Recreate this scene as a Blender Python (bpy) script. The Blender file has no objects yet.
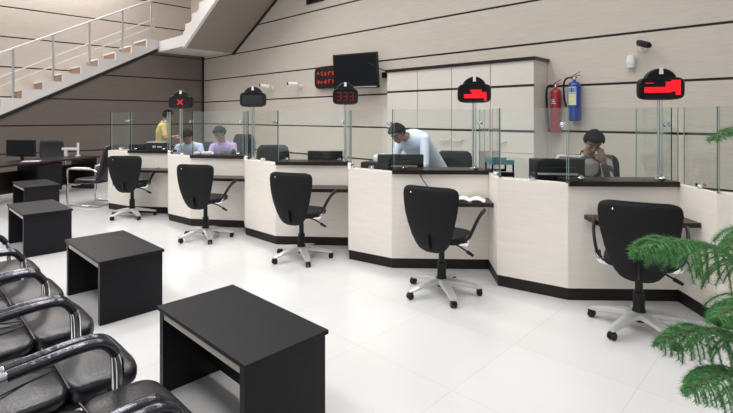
import bpy, bmesh, math, random
from mathutils import Vector as V, Matrix as M, noise
random.seed(7)
PI = math.pi
COL = bpy.context.scene.collection

# ------------------------------------------------------------------ camera frame (metres; X runs along the back wall, Y into it)
FPX, HORIZ, CX, EYE = 470.0, 117.0, 366.5, 1.65
YAW = math.radians(134)
FW = (math.cos(YAW), math.sin(YAW)); RT = (math.sin(YAW), -math.cos(YAW))
def W(xc, d): return (RT[0]*xc + FW[0]*d, RT[1]*xc + FW[1]*d)
def pd(px, py, d):                       # point at distance d in front of the camera
    x, y = W((px-CX)/FPX*d, d); return V((x, y, EYE-(py-HORIZ)/FPX*d))
def pz(px, py, z):                       # point at height z
    return pd(px, py, FPX*(EYE-z)/(py-HORIZ))
def py_(px, py, Y):                      # point on the plane y = Y
    k = W((px-CX)/FPX, 1)[1]; return pd(px, py, Y/k)
def cdir(r, f, u): return V((RT[0]*r+FW[0]*f, RT[1]*r+FW[1]*f, u)).normalized()

# ------------------------------------------------------------------ materials
def mat(name, col, rough=.5, metal=0., spec=.5, bump=None, vary=None, coat=0., emit=None):
    m = bpy.data.materials.new(name); m.use_nodes = True
    nt = m.node_tree; b = nt.nodes['Principled BSDF']
    b.inputs['Base Color'].default_value = (*col, 1); b.inputs['Roughness'].default_value = rough
    b.inputs['Metallic'].default_value = metal; b.inputs['Specular IOR Level'].default_value = spec
    b.inputs['Coat Weight'].default_value = coat
    if emit:
        b.inputs['Emission Color'].default_value = (*emit[0], 1); b.inputs['Emission Strength'].default_value = emit[1]
    tc = nt.nodes.new('ShaderNodeTexCoord')
    def noise_tex(scale, stretch, detail=4):
        mp = nt.nodes.new('ShaderNodeMapping'); mp.inputs['Scale'].default_value = stretch
        nt.links.new(tc.outputs['Object'], mp.inputs['Vector'])
        n = nt.nodes.new('ShaderNodeTexNoise'); n.inputs['Scale'].default_value = scale; n.inputs['Detail'].default_value = detail
        nt.links.new(mp.outputs[0], n.inputs['Vector']); return n
    if vary:                             # (scale, stretch, amount)
        n = noise_tex(vary[0], vary[1]); r = nt.nodes.new('ShaderNodeValToRGB')
        r.color_ramp.elements[0].position = .3; r.color_ramp.elements[1].position = .7
        a = vary[2]
        r.color_ramp.elements[0].color = (*[c*(1-a) for c in col], 1); r.color_ramp.elements[1].color = (*[min(1, c*(1+a)) for c in col], 1)
        nt.links.new(n.outputs['Fac'], r.inputs[0]); nt.links.new(r.outputs[0], b.inputs['Base Color'])
    if bump:                             # (scale, strength)
        n = noise_tex(bump[0], (1, 1, 1)); bp = nt.nodes.new('ShaderNodeBump'); bp.inputs['Strength'].default_value = bump[1]
        bp.inputs['Distance'].default_value = .01
        nt.links.new(n.outputs['Fac'], bp.inputs['Height']); nt.links.new(bp.outputs[0], b.inputs['Normal'])
    return m
def glow(name, col, s):
    return mat(name, tuple(c*.3 for c in col), .4, emit=(col, s))
def glass_mat(name, tint, base):
    m = bpy.data.materials.new(name); m.use_nodes = True; nt = m.node_tree; nt.nodes.clear()
    o = nt.nodes.new('ShaderNodeOutputMaterial'); t = nt.nodes.new('ShaderNodeBsdfTransparent'); t.inputs[0].default_value = (*tint, 1)
    g = nt.nodes.new('ShaderNodeBsdfGlossy'); g.inputs['Roughness'].default_value = .03
    lw = nt.nodes.new('ShaderNodeLayerWeight'); lw.inputs['Blend'].default_value = .5
    pw = nt.nodes.new('ShaderNodeMath'); pw.operation = 'POWER'; pw.inputs[1].default_value = 4
    f = nt.nodes.new('ShaderNodeMath'); f.operation = 'MULTIPLY_ADD'; f.inputs[1].default_value = .55; f.inputs[2].default_value = base
    nt.links.new(lw.outputs['Facing'], pw.inputs[0]); nt.links.new(pw.outputs[0], f.inputs[0])
    x = nt.nodes.new('ShaderNodeMixShader')
    nt.links.new(f.outputs[0], x.inputs[0]); nt.links.new(t.outputs[0], x.inputs[1]); nt.links.new(g.outputs[0], x.inputs[2])
    nt.links.new(x.outputs[0], o.inputs[0]); return m

wall_m   = mat('wall_laminate', (.61, .55, .485), .38, vary=(3, (1.2, 1.2, 18), .05))
groove_m = mat('groove_black', (.012, .012, .013), .5)
cream_m  = mat('cream_laminate', (.90, .835, .765), .35, vary=(2.5, (1.5, 1.5, 14), .03))
cab_m    = mat('cabinet_laminate', (.67, .625, .57), .38, vary=(3, (1.2, 1.2, 16), .03))
kick_m   = mat('kick_dark', (.016, .011, .010), .4, spec=.3)
wenge_m  = mat('wenge', (.018, .011, .009), .34, spec=.35, vary=(6, (1, 1, 8), .2))
table_m  = mat('table_black', (.0095, .0098, .0125), .42, spec=.2, vary=(8, (1, 8, 8), .15))
edge_m   = mat('raw_edge', (.62, .55, .48), .6)
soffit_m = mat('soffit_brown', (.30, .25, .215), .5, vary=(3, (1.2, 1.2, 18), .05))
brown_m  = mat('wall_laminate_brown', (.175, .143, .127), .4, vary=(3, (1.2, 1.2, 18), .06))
fabric_m = mat('black_fabric', (.006, .006, .0075), .6, spec=.28, bump=(260, .25))
plast_m  = mat('black_plastic', (.007, .007, .008), .38, spec=.35)
leath_m  = mat('black_leather', (.013, .013, .018), .30, spec=.6, bump=(70, .18))
pad_m    = mat('arm_sleeve', (.09, .09, .105), .14, metal=.85, bump=(45, .18))
chrome_m = mat('chrome', (.80, .81, .83), .12, metal=1)
silver_m = mat('silver_plastic', (.66, .66, .66), .3, metal=.55)
steel_m  = mat('steel_pole', (.62, .63, .64), .3, metal=.8)
white_m  = mat('white_paint', (.84, .82, .81), .45)
whiteg_m = mat('white_plastic', (.82, .82, .82), .35)
riser_m  = mat('riser_brown', (.27, .18, .125), .5, vary=(5, (1, 1, 6), .1))
paper_m  = mat('paper', (.82, .82, .84), .7)
blue_m   = mat('blue_paint', (.012, .045, .30), .3, coat=.4)
red_m    = mat('red_paint', (.36, .018, .022), .3, coat=.4)
yellow_m = mat('yellow_print', (.75, .70, .12), .5)
pale_m   = mat('pale_print', (.62, .70, .72), .5)
teal_m   = mat('teal_plastic', (.12, .30, .36), .4)
screen_m = mat('screen_dark', (.006, .0065, .009), .15, spec=.4)
sign_m   = mat('sign_black', (.006, .0055, .006), .4, spec=.3)
ledr_m   = glow('led_red', (1, .008, .02), .85)
ledd_m   = glow('led_dim', (.45, .012, .03), .12)
ledc_m   = glow('led_clock', (1, .04, .05), .45)
glass_m  = glass_mat('glass_clear', (.955, .982, .97), .045)
edgeg_m  = mat('glass_edge', (.012, .035, .030), .15)
edgel_m  = mat('glass_edge_pale', (.26, .35, .31), .3)
skin_m   = mat('skin', (.36, .205, .145), .5)
hair_m   = mat('hair', (.006, .0055, .0055), .75, spec=.15, bump=(140, .5))
eye_m    = mat('eye_white', (.5, .47, .44), .4)
needle_m = mat('needle_green', (.055, .20, .05), .55, vary=(55, (1, 1, 1), .6))
bark_m   = mat('bark', (.10, .075, .04), .8, bump=(60, .6))
soil_m   = mat('soil', (.03, .02, .015), .9, bump=(40, .8))
pot_m    = mat('pot_white', (.75, .73, .70), .4)
trous_m  = mat('trousers', (.025, .025, .032), .8)
shoe_m   = mat('shoe', (.012, .011, .010), .35)

def tile_floor():
    m = bpy.data.materials.new('floor_tile'); m.use_nodes = True; nt = m.node_tree; b = nt.nodes['Principled BSDF']
    tc = nt.nodes.new('ShaderNodeTexCoord'); br = nt.nodes.new('ShaderNodeTexBrick')
    br.offset = 0; br.inputs['Scale'].default_value = 1; br.inputs['Brick Width'].default_value = .8; br.inputs['Row Height'].default_value = .8
    br.inputs['Mortar Size'].default_value = .0035; br.inputs['Mortar Smooth'].default_value = .3
    br.inputs['Color1'].default_value = (.62, .62, .618, 1); br.inputs['Color2'].default_value = (.60, .60, .597, 1); br.inputs['Mortar'].default_value = (.53, .53, .527, 1)
    nt.links.new(tc.outputs['Object'], br.inputs['Vector']); nt.links.new(br.outputs['Color'], b.inputs['Base Color'])
    b.inputs['Roughness'].default_value = .13; b.inputs['Specular IOR Level'].default_value = .5
    return m
def stripes(name, c1, c2, scale):
    m = bpy.data.materials.new(name); m.use_nodes = True; nt = m.node_tree; b = nt.nodes['Principled BSDF']
    tc = nt.nodes.new('ShaderNodeTexCoord'); w = nt.nodes.new('ShaderNodeTexWave'); w.inputs['Scale'].default_value = scale; w.inputs['Distortion'].default_value = .15
    mp = nt.nodes.new('ShaderNodeMapping'); mp.inputs['Rotation'].default_value = (0, 0, .8)
    r = nt.nodes.new('ShaderNodeValToRGB'); r.color_ramp.elements[0].position = .35; r.color_ramp.elements[1].position = .6
    r.color_ramp.elements[0].color = (*c1, 1); r.color_ramp.elements[1].color = (*c2, 1)
    nt.links.new(tc.outputs['Object'], mp.inputs[0]); nt.links.new(mp.outputs[0], w.inputs['Vector'])
    nt.links.new(w.outputs['Fac'], r.inputs[0]); nt.links.new(r.outputs[0], b.inputs['Base Color']); b.inputs['Roughness'].default_value = .8
    return m

# ------------------------------------------------------------------ mesh helpers
def BM(): return bmesh.new()
def obj(name, bm, m, parent=None, smooth=False, loc=None):
    bmesh.ops.recalc_face_normals(bm, faces=bm.faces)
    me = bpy.data.meshes.new(name); bm.to_mesh(me); bm.free()
    for mm in (m if isinstance(m, (list, tuple)) else [m]): me.materials.append(mm)
    if smooth:
        for p in me.polygons: p.use_smooth = True
        if smooth != 'all':
            me.set_sharp_from_angle(angle=math.radians(40))
    o = bpy.data.objects.new(name, me); COL.objects.link(o)
    if parent: o.parent = parent
    if loc: o.location = loc
    return o
def tag(o, label, cat, group=None, kind=None):
    if label: o['label'] = label
    if cat: o['category'] = cat
    if group: o['group'] = group
    if kind: o['kind'] = kind
    return o
def thing(name, label, cat, loc=(0, 0, 0), rz=0, group=None):
    o = bpy.data.objects.new(name, None); COL.objects.link(o); o.empty_display_size = .1
    o.location = loc; o.rotation_euler = (0, 0, rz); return tag(o, label, cat, group)
def struct(name, bm, m, smooth=False):
    o = obj(name, bm, m, smooth=smooth); o['kind'] = 'structure'; return o
def kids(o): return [c for c in bpy.data.objects if c.parent == o]
def copy_tree(o, parent=None, tree=None):
    c = o.copy(); COL.objects.link(c)
    if parent: c.parent = parent
    for ch in kids(o): copy_tree(ch, c)
    return c
def dup(o, label, loc, rz=0, group=None):
    c = copy_tree(o); c.location = loc; c.rotation_euler = (0, 0, rz); c['label'] = label
    if group: c['group'] = group
    return c

def box(bm, x0, x1, y0, y1, z0, z1, bev=0., mt=None, mi=0):
    r = bmesh.ops.create_cube(bm, size=1); vs = r['verts']
    for v in vs:
        v.co = V(((x0+x1)/2+v.co.x*(x1-x0), (y0+y1)/2+v.co.y*(y1-y0), (z0+z1)/2+v.co.z*(z1-z0)))
    fs = {f for v in vs for f in v.link_faces}
    for f in fs: f.material_index = mi
    if bev:
        es = {e for v in vs for e in v.link_edges}
        g = bmesh.ops.bevel(bm, geom=list(es), offset=bev, segments=2, affect='EDGES', profile=.5)
        vs = list({v for f in g['faces'] for v in f.verts} | {v for v in vs if v.is_valid})
        for f in g['faces']: f.material_index = mi
    if mt is not None:
        bmesh.ops.transform(bm, matrix=mt, verts=[v for v in vs if v.is_valid])
def prism(bm, pts, z0, z1, mt=None, mi=0):
    a = [bm.verts.new((p[0], p[1], z0)) for p in pts]; b = [bm.verts.new((p[0], p[1], z1)) for p in pts]; n = len(pts)
    fs = [bm.faces.new(a[::-1]), bm.faces.new(b)] + [bm.faces.new((a[i], a[(i+1) % n], b[(i+1) % n], b[i])) for i in range(n)]
    for f in fs: f.material_index = mi
    if mt is not None:
        for v in a+b: v.co = mt @ v.co
def loft(bm, rings, cap=True):
    R = [[bm.verts.new(p) for p in r] for r in rings]; n = len(R[0])
    for a, b in zip(R, R[1:]):
        for i in range(n): bm.faces.new((a[i], a[(i+1) % n], b[(i+1) % n], b[i]))
    if cap: bm.faces.new(R[0][::-1]); bm.faces.new(R[-1])
def smooth_path(pts, k=6):
    pts = [V(p) for p in pts]; out = []
    for i in range(len(pts)-1):
        p0 = pts[max(i-1, 0)]; p1 = pts[i]; p2 = pts[i+1]; p3 = pts[min(i+2, len(pts)-1)]
        for j in range(k):
            t = j/k
            out.append(.5*((2*p1)+(p2-p0)*t+(2*p0-5*p1+4*p2-p3)*t*t+(3*p1-p0-3*p2+p3)*t**3))
    out.append(pts[-1]); return out
def tube(bm, pts, r, n=10, flat=1., r1=None, up=None):
    pts = [V(p) for p in pts]; rings = []; N = len(pts); ref = V(up) if up else None
    for i, p in enumerate(pts):
        t = (pts[min(i+1, N-1)]-pts[max(i-1, 0)]).normalized()
        if ref is None: ref = V((0, 0, 1)) if abs(t.z) < .9 else V((1, 0, 0))
        s = t.cross(ref)
        s = s.normalized() if s.length > 1e-6 else t.orthogonal().normalized()
        u = s.cross(t).normalized(); 
        if up is None: ref = u
        rr = r if r1 is None else r+(r1-r)*i/max(1, N-1)
        rings.append([p+s*math.cos(2*PI*k/n)*rr+u*math.sin(2*PI*k/n)*rr*flat for k in range(n)])
    loft(bm, rings)
def lathe(bm, prof, n=20, mt=None):
    mt = mt or M()
    loft(bm, [[mt @ V((r*math.cos(2*PI*k/n), r*math.sin(2*PI*k/n), z)) for k in range(n)] for r, z in prof])
def ell(bm, c, r, mt=None, u=16, v=10):
    mm = M.Translation(V(c)) @ (mt or M()) @ M.Diagonal((*r, 1))
    return bmesh.ops.create_uvsphere(bm, u_segments=u, v_segments=v, radius=1, matrix=mm)['verts']
def sup(a, b, n, k, e=4.):
    out = []
    for i in range(k):
        t = 2*PI*i/k; c, s = math.cos(t), math.sin(t)
        out.append((a*abs(c)**(2/e)*(1 if c >= 0 else -1), b*abs(s)**(2/e)*(1 if s >= 0 else -1)))
    return out
def frame(origin, xdir, zdir=(0, 0, 1)):
    x = V(xdir).normalized(); z = V(zdir).normalized(); y = z.cross(x).normalized(); x = y.cross(z).normalized()
    m = M((x, y, z)).transposed().to_4x4(); m.translation = V(origin); return m
def cushion(bm, cx, cy, a, b, z0, z1, puff=.02, e=4.5, k=32):
    rings = []
    h = z1-z0
    for s, z in ((.90, z0), (.975, z0+.12*h), (1., z0+.35*h), (1., z0+.65*h), (.97, z0+.86*h), (.90, z0+.97*h), (.72, z1+puff*.35), (.40, z1+puff*.8), (.12, z1+puff)):
        rings.append([(cx+x*s, cy+y*s, z) for x, y in sup(a, b, 0, k, e)])
    loft(bm, rings)
def remeshed(name, bm, vox, m, parent, iters=4):
    me = bpy.data.meshes.new(name); bm.to_mesh(me); bm.free()
    t = bpy.data.objects.new('tmp', me); COL.objects.link(t)
    r = t.modifiers.new('r', 'REMESH'); r.mode = 'VOXEL'; r.voxel_size = vox
    s = t.modifiers.new('s', 'SMOOTH'); s.iterations = iters; s.factor = .5
    dg = bpy.context.evaluated_depsgraph_get(); dg.update()
    me2 = bpy.data.meshes.new_from_object(t.evaluated_get(dg)); bpy.data.objects.remove(t); bpy.data.meshes.remove(me)
    me2.name = name; me2.materials.clear(); me2.materials.append(m)
    for p in me2.polygons: p.use_smooth = True
    o = bpy.data.objects.new(name, me2); COL.objects.link(o); o.parent = parent; return o

# ------------------------------------------------------------------ room shell
WY = 7.34
XL = -14.49                                  # wall below the stairs
XU = -15.4                                   # wall beside the stairs
H = 6.4
bm = BM(); box(bm, XU-.1, 3.5, -3.5, WY+.1, -.12, 0); struct('floor', bm, tile_floor())
bm = BM(); box(bm, XU-.1, 3.5, -3.5, WY+.1, H, H+.12); struct('ceiling', bm, white_m)
GZ = [.73+.7*k for k in range(9)]
def panels(bm, lo, hi, zs, put, gap=.034):   # panel strips with black grooves between them
    z0 = 0.
    for z in zs+[H+gap/2]:
        put(z0, z-gap/2); z0 = z+gap/2
bm = BM(); box(bm, XU-.1, 3.5, WY+.02, WY+.1, 0, H, mi=1)
panels(bm, 0, 0, GZ, lambda a, b: box(bm, XL if b < 3.7 else XU, 3.5, WY, WY+.03, a, b, .003))
struct('wall_back', bm, [wall_m, groove_m])
# upper left wall
bm = BM(); box(bm, XU-.1, XU-.02, -3.5, WY, 0, H, mi=1)
panels(bm, 0, 0, [.6, 1.39, 2.18, 2.97, 3.76, 4.55, 5.34], lambda a, b: box(bm, XU-.03, XU, -3.5, WY, a, b, .003))
struct('wall_left', bm, [wall_m, groove_m])
# wall under the stairs, cut along the stair slope
SL = .535
SY = 2.055
def zb(y): return 1.70+SL*(y-SY)
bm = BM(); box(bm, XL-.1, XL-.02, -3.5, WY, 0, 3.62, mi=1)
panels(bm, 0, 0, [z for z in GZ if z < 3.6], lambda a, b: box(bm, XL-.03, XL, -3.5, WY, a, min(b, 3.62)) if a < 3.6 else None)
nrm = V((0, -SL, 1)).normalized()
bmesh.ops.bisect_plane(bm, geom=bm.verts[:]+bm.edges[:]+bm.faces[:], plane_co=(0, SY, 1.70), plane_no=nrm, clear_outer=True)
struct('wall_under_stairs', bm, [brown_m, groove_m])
bm = BM(); box(bm, XL, XL+.05, WY-.05, WY-.001, 0, 3.6); struct('trim_1', bm, groove_m)      # dark corner strip

# staircase: flight along the side wall, landing in the corner, flight along the back wall
st = thing('staircase', 'white staircase with brown risers climbing along the side wall', 'staircase', (XL, SY, 0))
RUN, RISE, K0, K1 = .434, .232, -5, 9
def zt(k): return 2.12+RISE*k               # tread k starts at y = SY + RUN*k
S0 = (XL, SY, 0)
bm = BM()
prof = [(SY+RUN*K0, max(0.02, zb(SY+RUN*K0)))]
for k in range(K0, K1): prof += [(SY+RUN*k, zt(k)), (SY+RUN*(k+1), zt(k))]
prof.append((SY+RUN*9, zb(SY+RUN*9)))
prism(bm, [(p[0]-SY, p[1]) for p in prof], 0, .07, mt=M(((0, 0, 1, 0), (1, 0, 0, 0), (0, 1, 0, 0), (0, 0, 0, 1))))
obj('stringer', bm, white_m, st)
bm = BM()
prism(bm, [(SY+RUN*K0-2, zb(SY+RUN*K0)-.075), (3.8, zb(5.8)-.075), (3.8, zb(5.8)-.004), (SY+RUN*K0-2, zb(SY+RUN*K0)-.004)], 0.0, .05, mt=M(((0, 0, 1, 0), (1, 0, 0, 0), (0, 1, 0, 0), (0, 0, 0, 1))))
obj('edge_strip', bm, groove_m, st)
for k in range(K0, K1):
    y = RUN*k
    bm = BM(); box(bm, XU-XL+.005, 0, y-.02, y+RUN, zt(k)-.035, zt(k)); obj('tread', bm, white_m, st)
    bm = BM(); box(bm, XU-XL+.005, -.002, y, y+.02, zt(k)-RISE+.001, zt(k)-.036); obj('riser', bm, riser_m, st)
def zs2(x): return 3.60+.56*(x+12.51)
bm = BM(); box(bm, XU-XL+.005, -12.60-XL, 3.8, WY-SY-.005, 3.62, 3.93); obj('landing', bm, white_m, st)
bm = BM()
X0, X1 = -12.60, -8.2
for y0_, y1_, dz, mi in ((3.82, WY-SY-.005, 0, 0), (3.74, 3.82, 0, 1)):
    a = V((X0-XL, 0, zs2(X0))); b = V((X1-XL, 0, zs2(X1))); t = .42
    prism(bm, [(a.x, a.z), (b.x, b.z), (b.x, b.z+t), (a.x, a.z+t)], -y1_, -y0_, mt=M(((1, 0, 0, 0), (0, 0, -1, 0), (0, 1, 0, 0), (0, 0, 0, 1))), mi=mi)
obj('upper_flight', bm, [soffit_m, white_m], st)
for k in range(9):
    x = X0-XL+.1+k*.4
    bm = BM(); box(bm, x, x+.42, 3.75, WY-SY-.01, zs2(x+XL)+.40, zs2(x+XL)+.57+.02); obj('tread', bm, white_m, st)
bm = BM()
for xa, xb in ((X0, X1),):
    prism(bm, [(xa-XL, zs2(xa)-.055), (xb-XL, zs2(xb)-.055), (xb-XL, zs2(xb)-.003), (xa-XL, zs2(xa)-.003)], -(WY-SY-.002), -(WY-SY-.05), mt=M(((1, 0, 0, 0), (0, 0, -1, 0), (0, 1, 0, 0), (0, 0, 0, 1))))
obj('edge_strip', bm, groove_m, st)
rl = thing('stair_railing', 'white tubular railing running up the stairs on the side wall', 'railing', (XL, SY, 0))
for off, r in ((1.52, .028), (.93, .016), (.70, .016)):
    bm = BM(); ya, yb = RUN*K0, 3.7
    tube(bm, [(.03, ya, zb(SY+ya)+off), (.03, yb, zb(SY+yb)+off)], r, 8); obj('rail', bm, white_m, rl, True)
for y in (-1.6, -.8, .25, 1.1, 1.95, 2.8, 3.6):
    bm = BM(); tube(bm, [(.035, y, zt(math.floor(y/RUN+1e-6))), (.035, y, zb(SY+y)+1.52)], .026, 8); obj('post', bm, steel_m, rl, True)

# small dark opening high on the back wall
bm = BM(); a = py_(300, 4, 7.3); box(bm, -.33, .33, -.03, 0, 0, .5, .004)
for i in range(6): box(bm, -.29, .29, -.04, -.028, .05+.07*i, .08+.07*i)
o = obj('wall_grille', bm, sign_m, loc=(-8.8, WY-.001, 4.42)); tag(o, 'dark slatted grille high on the back wall above the television', 'grille')

# ------------------------------------------------------------------ counters
ST = [((-9.21, 2.85), (-8.61, 2.99), (-8.01, 3.41)),
      ((-7.49, 3.20), (-6.86, 3.27), (-6.17, 3.76)),
      ((-5.79, 3.55), (-5.07, 3.56), (-4.35, 4.16)),
      ((-3.94, 3.78), (-3.36, 3.88), (-2.58, 4.57)),
      ((-2.27, 4.19), (-1.63, 4.30), (-.91, 4.95)),
      ((-.58, 4.56), (.06, 4.70), (.78, 5.34))]
END = (1.1, 4.95)
DESC = ['under the red X sign', 'under the unlit number sign', 'under the dim 333 sign', 'with papers on its shelf, before the tall cabinets',
        'under the lit red sign beside the fire extinguishers', 'behind the fern-like pine branches']
SIGNW = ['X', 'off', '333', 'redA', 'redB', None]
GRP = 'zigzag service counters'
def v2(p): return V((p[0], p[1], 0))
def perp(a, b):                               # horizontal normal away from the customers
    d = (b-a).normalized(); return V((-d.y, d.x, 0))
def strip(bm, pts, th, z0, z1, mi=0):         # panels along a polyline, thickness th behind it, mitred
    P = [v2(p) if not isinstance(p, V) else p for p in pts]; n = len(P); Q = []
    for i in range(n):
        if i == 0: q = P[0]+perp(P[0], P[1])*th
        elif i == n-1: q = P[-1]+perp(P[-2], P[-1])*th
        else:
            n1 = perp(P[i-1], P[i]); n2 = perp(P[i], P[i+1]); m = (n1+n2).normalized(); q = P[i]+m*th/max(.35, m.dot(n1))
        Q.append(q)
    for i in range(n-1):
        prism(bm, [P[i], P[i+1], Q[i+1], Q[i]], z0, z1, mi=mi)
counters = []
for k, (w0, w1, w2) in enumerate(ST):
    nx = ST[k+1][0] if k < 5 else END
    A, B, C, D = v2(w0), v2(w1), v2(w2), v2(nx)
    o3 = B.copy()
    root = thing('service_counter', 'cream counter with dark shelf, '+DESC[k], 'counter', o3, 0, GRP)
    A, B, C, D = A-o3, B-o3, C-o3, D-o3
    b = (C-B).normalized(); L = (C-B).length; inw = perp(B, C); c = (D-C).normalized(); Lc = (D-C).length
    D2 = C+c*(Lc-.004)
    wn = perp(A, B)
    bm = BM(); strip(bm, [A, B+(A-B).normalized()*.002], .05, .11, 1.05); 
    prism(bm, [A+wn*.05, B+wn*.05-b*.0, B+wn*.16-b*.10, A+wn*.16], 1.01, 1.05)
    if k == 0:
        E = A+V((-.20, .42, 0)); prism(bm, [A+V((0, .002, 0)), A+wn*.05, E+V((.05, 0, 0)), E], .11, 1.05)
    obj('wing_panel', bm, cream_m, root)
    bm = BM(); prism(bm, [B, C, C+inw*.05, B+inw*.05], .11, 1.028); obj('front_panel', bm, cream_m, root)
    bm = BM(); prism(bm, [C+c*.002, D2, D2+perp(C, D)*.05, C+c*.002+perp(C, D)*.05], .11, 1.05); obj('return_panel', bm, cream_m, root)
    bm = BM(); ins = .012
    strip(bm, [A+wn*ins, B+(wn+inw).normalized()*ins, C+inw*ins, D2+perp(C, D)*ins], .03, 0, .11); obj('kick_plate', bm, kick_m, root)
    bm = BM(); q = B-inw*.03-b*.0; prism(bm, [q, C-inw*.03-b*.005, C+inw*.30-b*.01, B+inw*.30+b*.01, B+b*.0+inw*.01], 1.03, 1.075)
    obj('worktop', bm, wenge_m, root)
    # writing shelf, cut by the return panel
    dsh = .32; t = dsh/max(.2, -c.dot(inw)); t = min(t, Lc*.92)
    bm = BM(); s0 = B+b*.14
    prism(bm, [s0-inw*.002, s0-inw*dsh, C+c*t-b*.004, C-b*.004-inw*.002], .735, .775); obj('writing_shelf', bm, wenge_m, root)
    bm = BM(); off = .085
    A_, B_, C_ = A+wn*off, B+(wn+inw).normalized()*off*1.02, C+inw*off-b*.01
    prism(bm, [A_, B_, C_, C+inw*.72-b*.02, B+inw*.72-b*.02, A+inw*.72], .725, .76)
    obj('inner_desk', bm, wenge_m, root)
    bm = BM(); p = C+inw*.60-b*.06; prism(bm, [p, p+inw*.09, p+inw*.09-b*.4, p-b*.4], 0, .724)
    p = A+inw*.50+b*.08; prism(bm, [p, p+inw*.09, p+inw*.09+b*.3, p+b*.3], 0, .724); obj('desk_leg', bm, wenge_m, root)
    counters.append((A+o3, B+o3, C+o3, D+o3, b, inw, c, wn, L))

# glass screens
GL = 'glass screens on the counters'
def clip_bm(bm, p, n, r=.022):
    lathe(bm, [(r*.6, -.03), (r, -.026), (r, -.012), (r*.5, -.010), (r*.5, .018), (r, .020), (r, .032), (r*.6, .036)], 10, mt=frame(p, (0, 0, 1), n))
def pane(a, b, nn, label, clips, feet, z0=1.052, z1=1.735, ends=(None, None)):
    d = (b-a).normalized(); L = (b-a).length; n = V((-d.y, d.x, 0))
    o = thing('glass_screen', label, 'glass screen', a, 0, GL)
    bm = BM(); prism(bm, [d*.006, d*(L-.006), d*(L-.006)+n*.008, d*.006+n*.008], z0+.004, z1); obj('glass_pane', bm, glass_m, o)
    for e, m_ in zip((0, L-.005), ends):
        bm = BM(); prism(bm, [d*e, d*(e+.005), d*(e+.005)+n*.008, d*e+n*.008], z0+.004, z1); obj('polished_edge', bm, m_ or edgel_m, o)
    for t in clips:
        bm = BM(); clip_bm(bm, d*(L*t)+V((0, 0, 1.58)), n); obj('clip', bm, chrome_m, o, True)
    for t in feet:
        bm = BM(); p = d*(L*t)+V((0, 0, z0)); ell(bm, p+V((0, 0, .018)), (.030, .030, .018)); tube(bm, [p-n*.03+V((0, 0, .03)), p+n*.04+V((0, 0, .03))], .016, 8)
        obj('foot_clamp', bm, chrome_m, o, True)
    return o
WHO = ['the X sign counter', 'the unlit sign counter', 'the 333 sign counter', 'the counter in front of the tall cabinets', 'the counter beside the fire extinguishers', 'the counter behind the pine branches']
for k, (A, B, C, D, b, inw, c, wn, L) in enumerate(counters):
    cn = perp(C, D)
    a0 = A+wn*.045
    pane(a0, B+wn*.045-(B-A).normalized()*.02, wn, 'glass screen on the cream wing of '+WHO[k], (.94,), (.5,), ends=(edgeg_m, edgeg_m if k < 4 else None))
    pane(B+inw*.045+b*.02, C+inw*.045-b*.03, inw, 'wide glass screen on the dark worktop of '+WHO[k], (.95,), (.12, .9), 1.077, ends=(None, edgeg_m if k == 4 else None))
    pane(C+cn*.03+c*.02, D+cn*.03-c*.03, cn, 'narrow glass screen on the slanting return of '+WHO[k], (), (.5,))
    pane(C-c*.80+cn*.02, C-c*.05+cn*.02, cn, 'glass divider behind the number sign of '+WHO[k] if k < 5 else 'glass divider at the inner end of '+WHO[k], (), (.6,), .762)
A = counters[0][0]
pane(A+V((-.20, .42, 0))+V((.02, 0, 0)), A+V((.03, .05, 0)), None, 'greenish glass screen on the outer end of the X sign counter', (.1,), (.5,))

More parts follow.
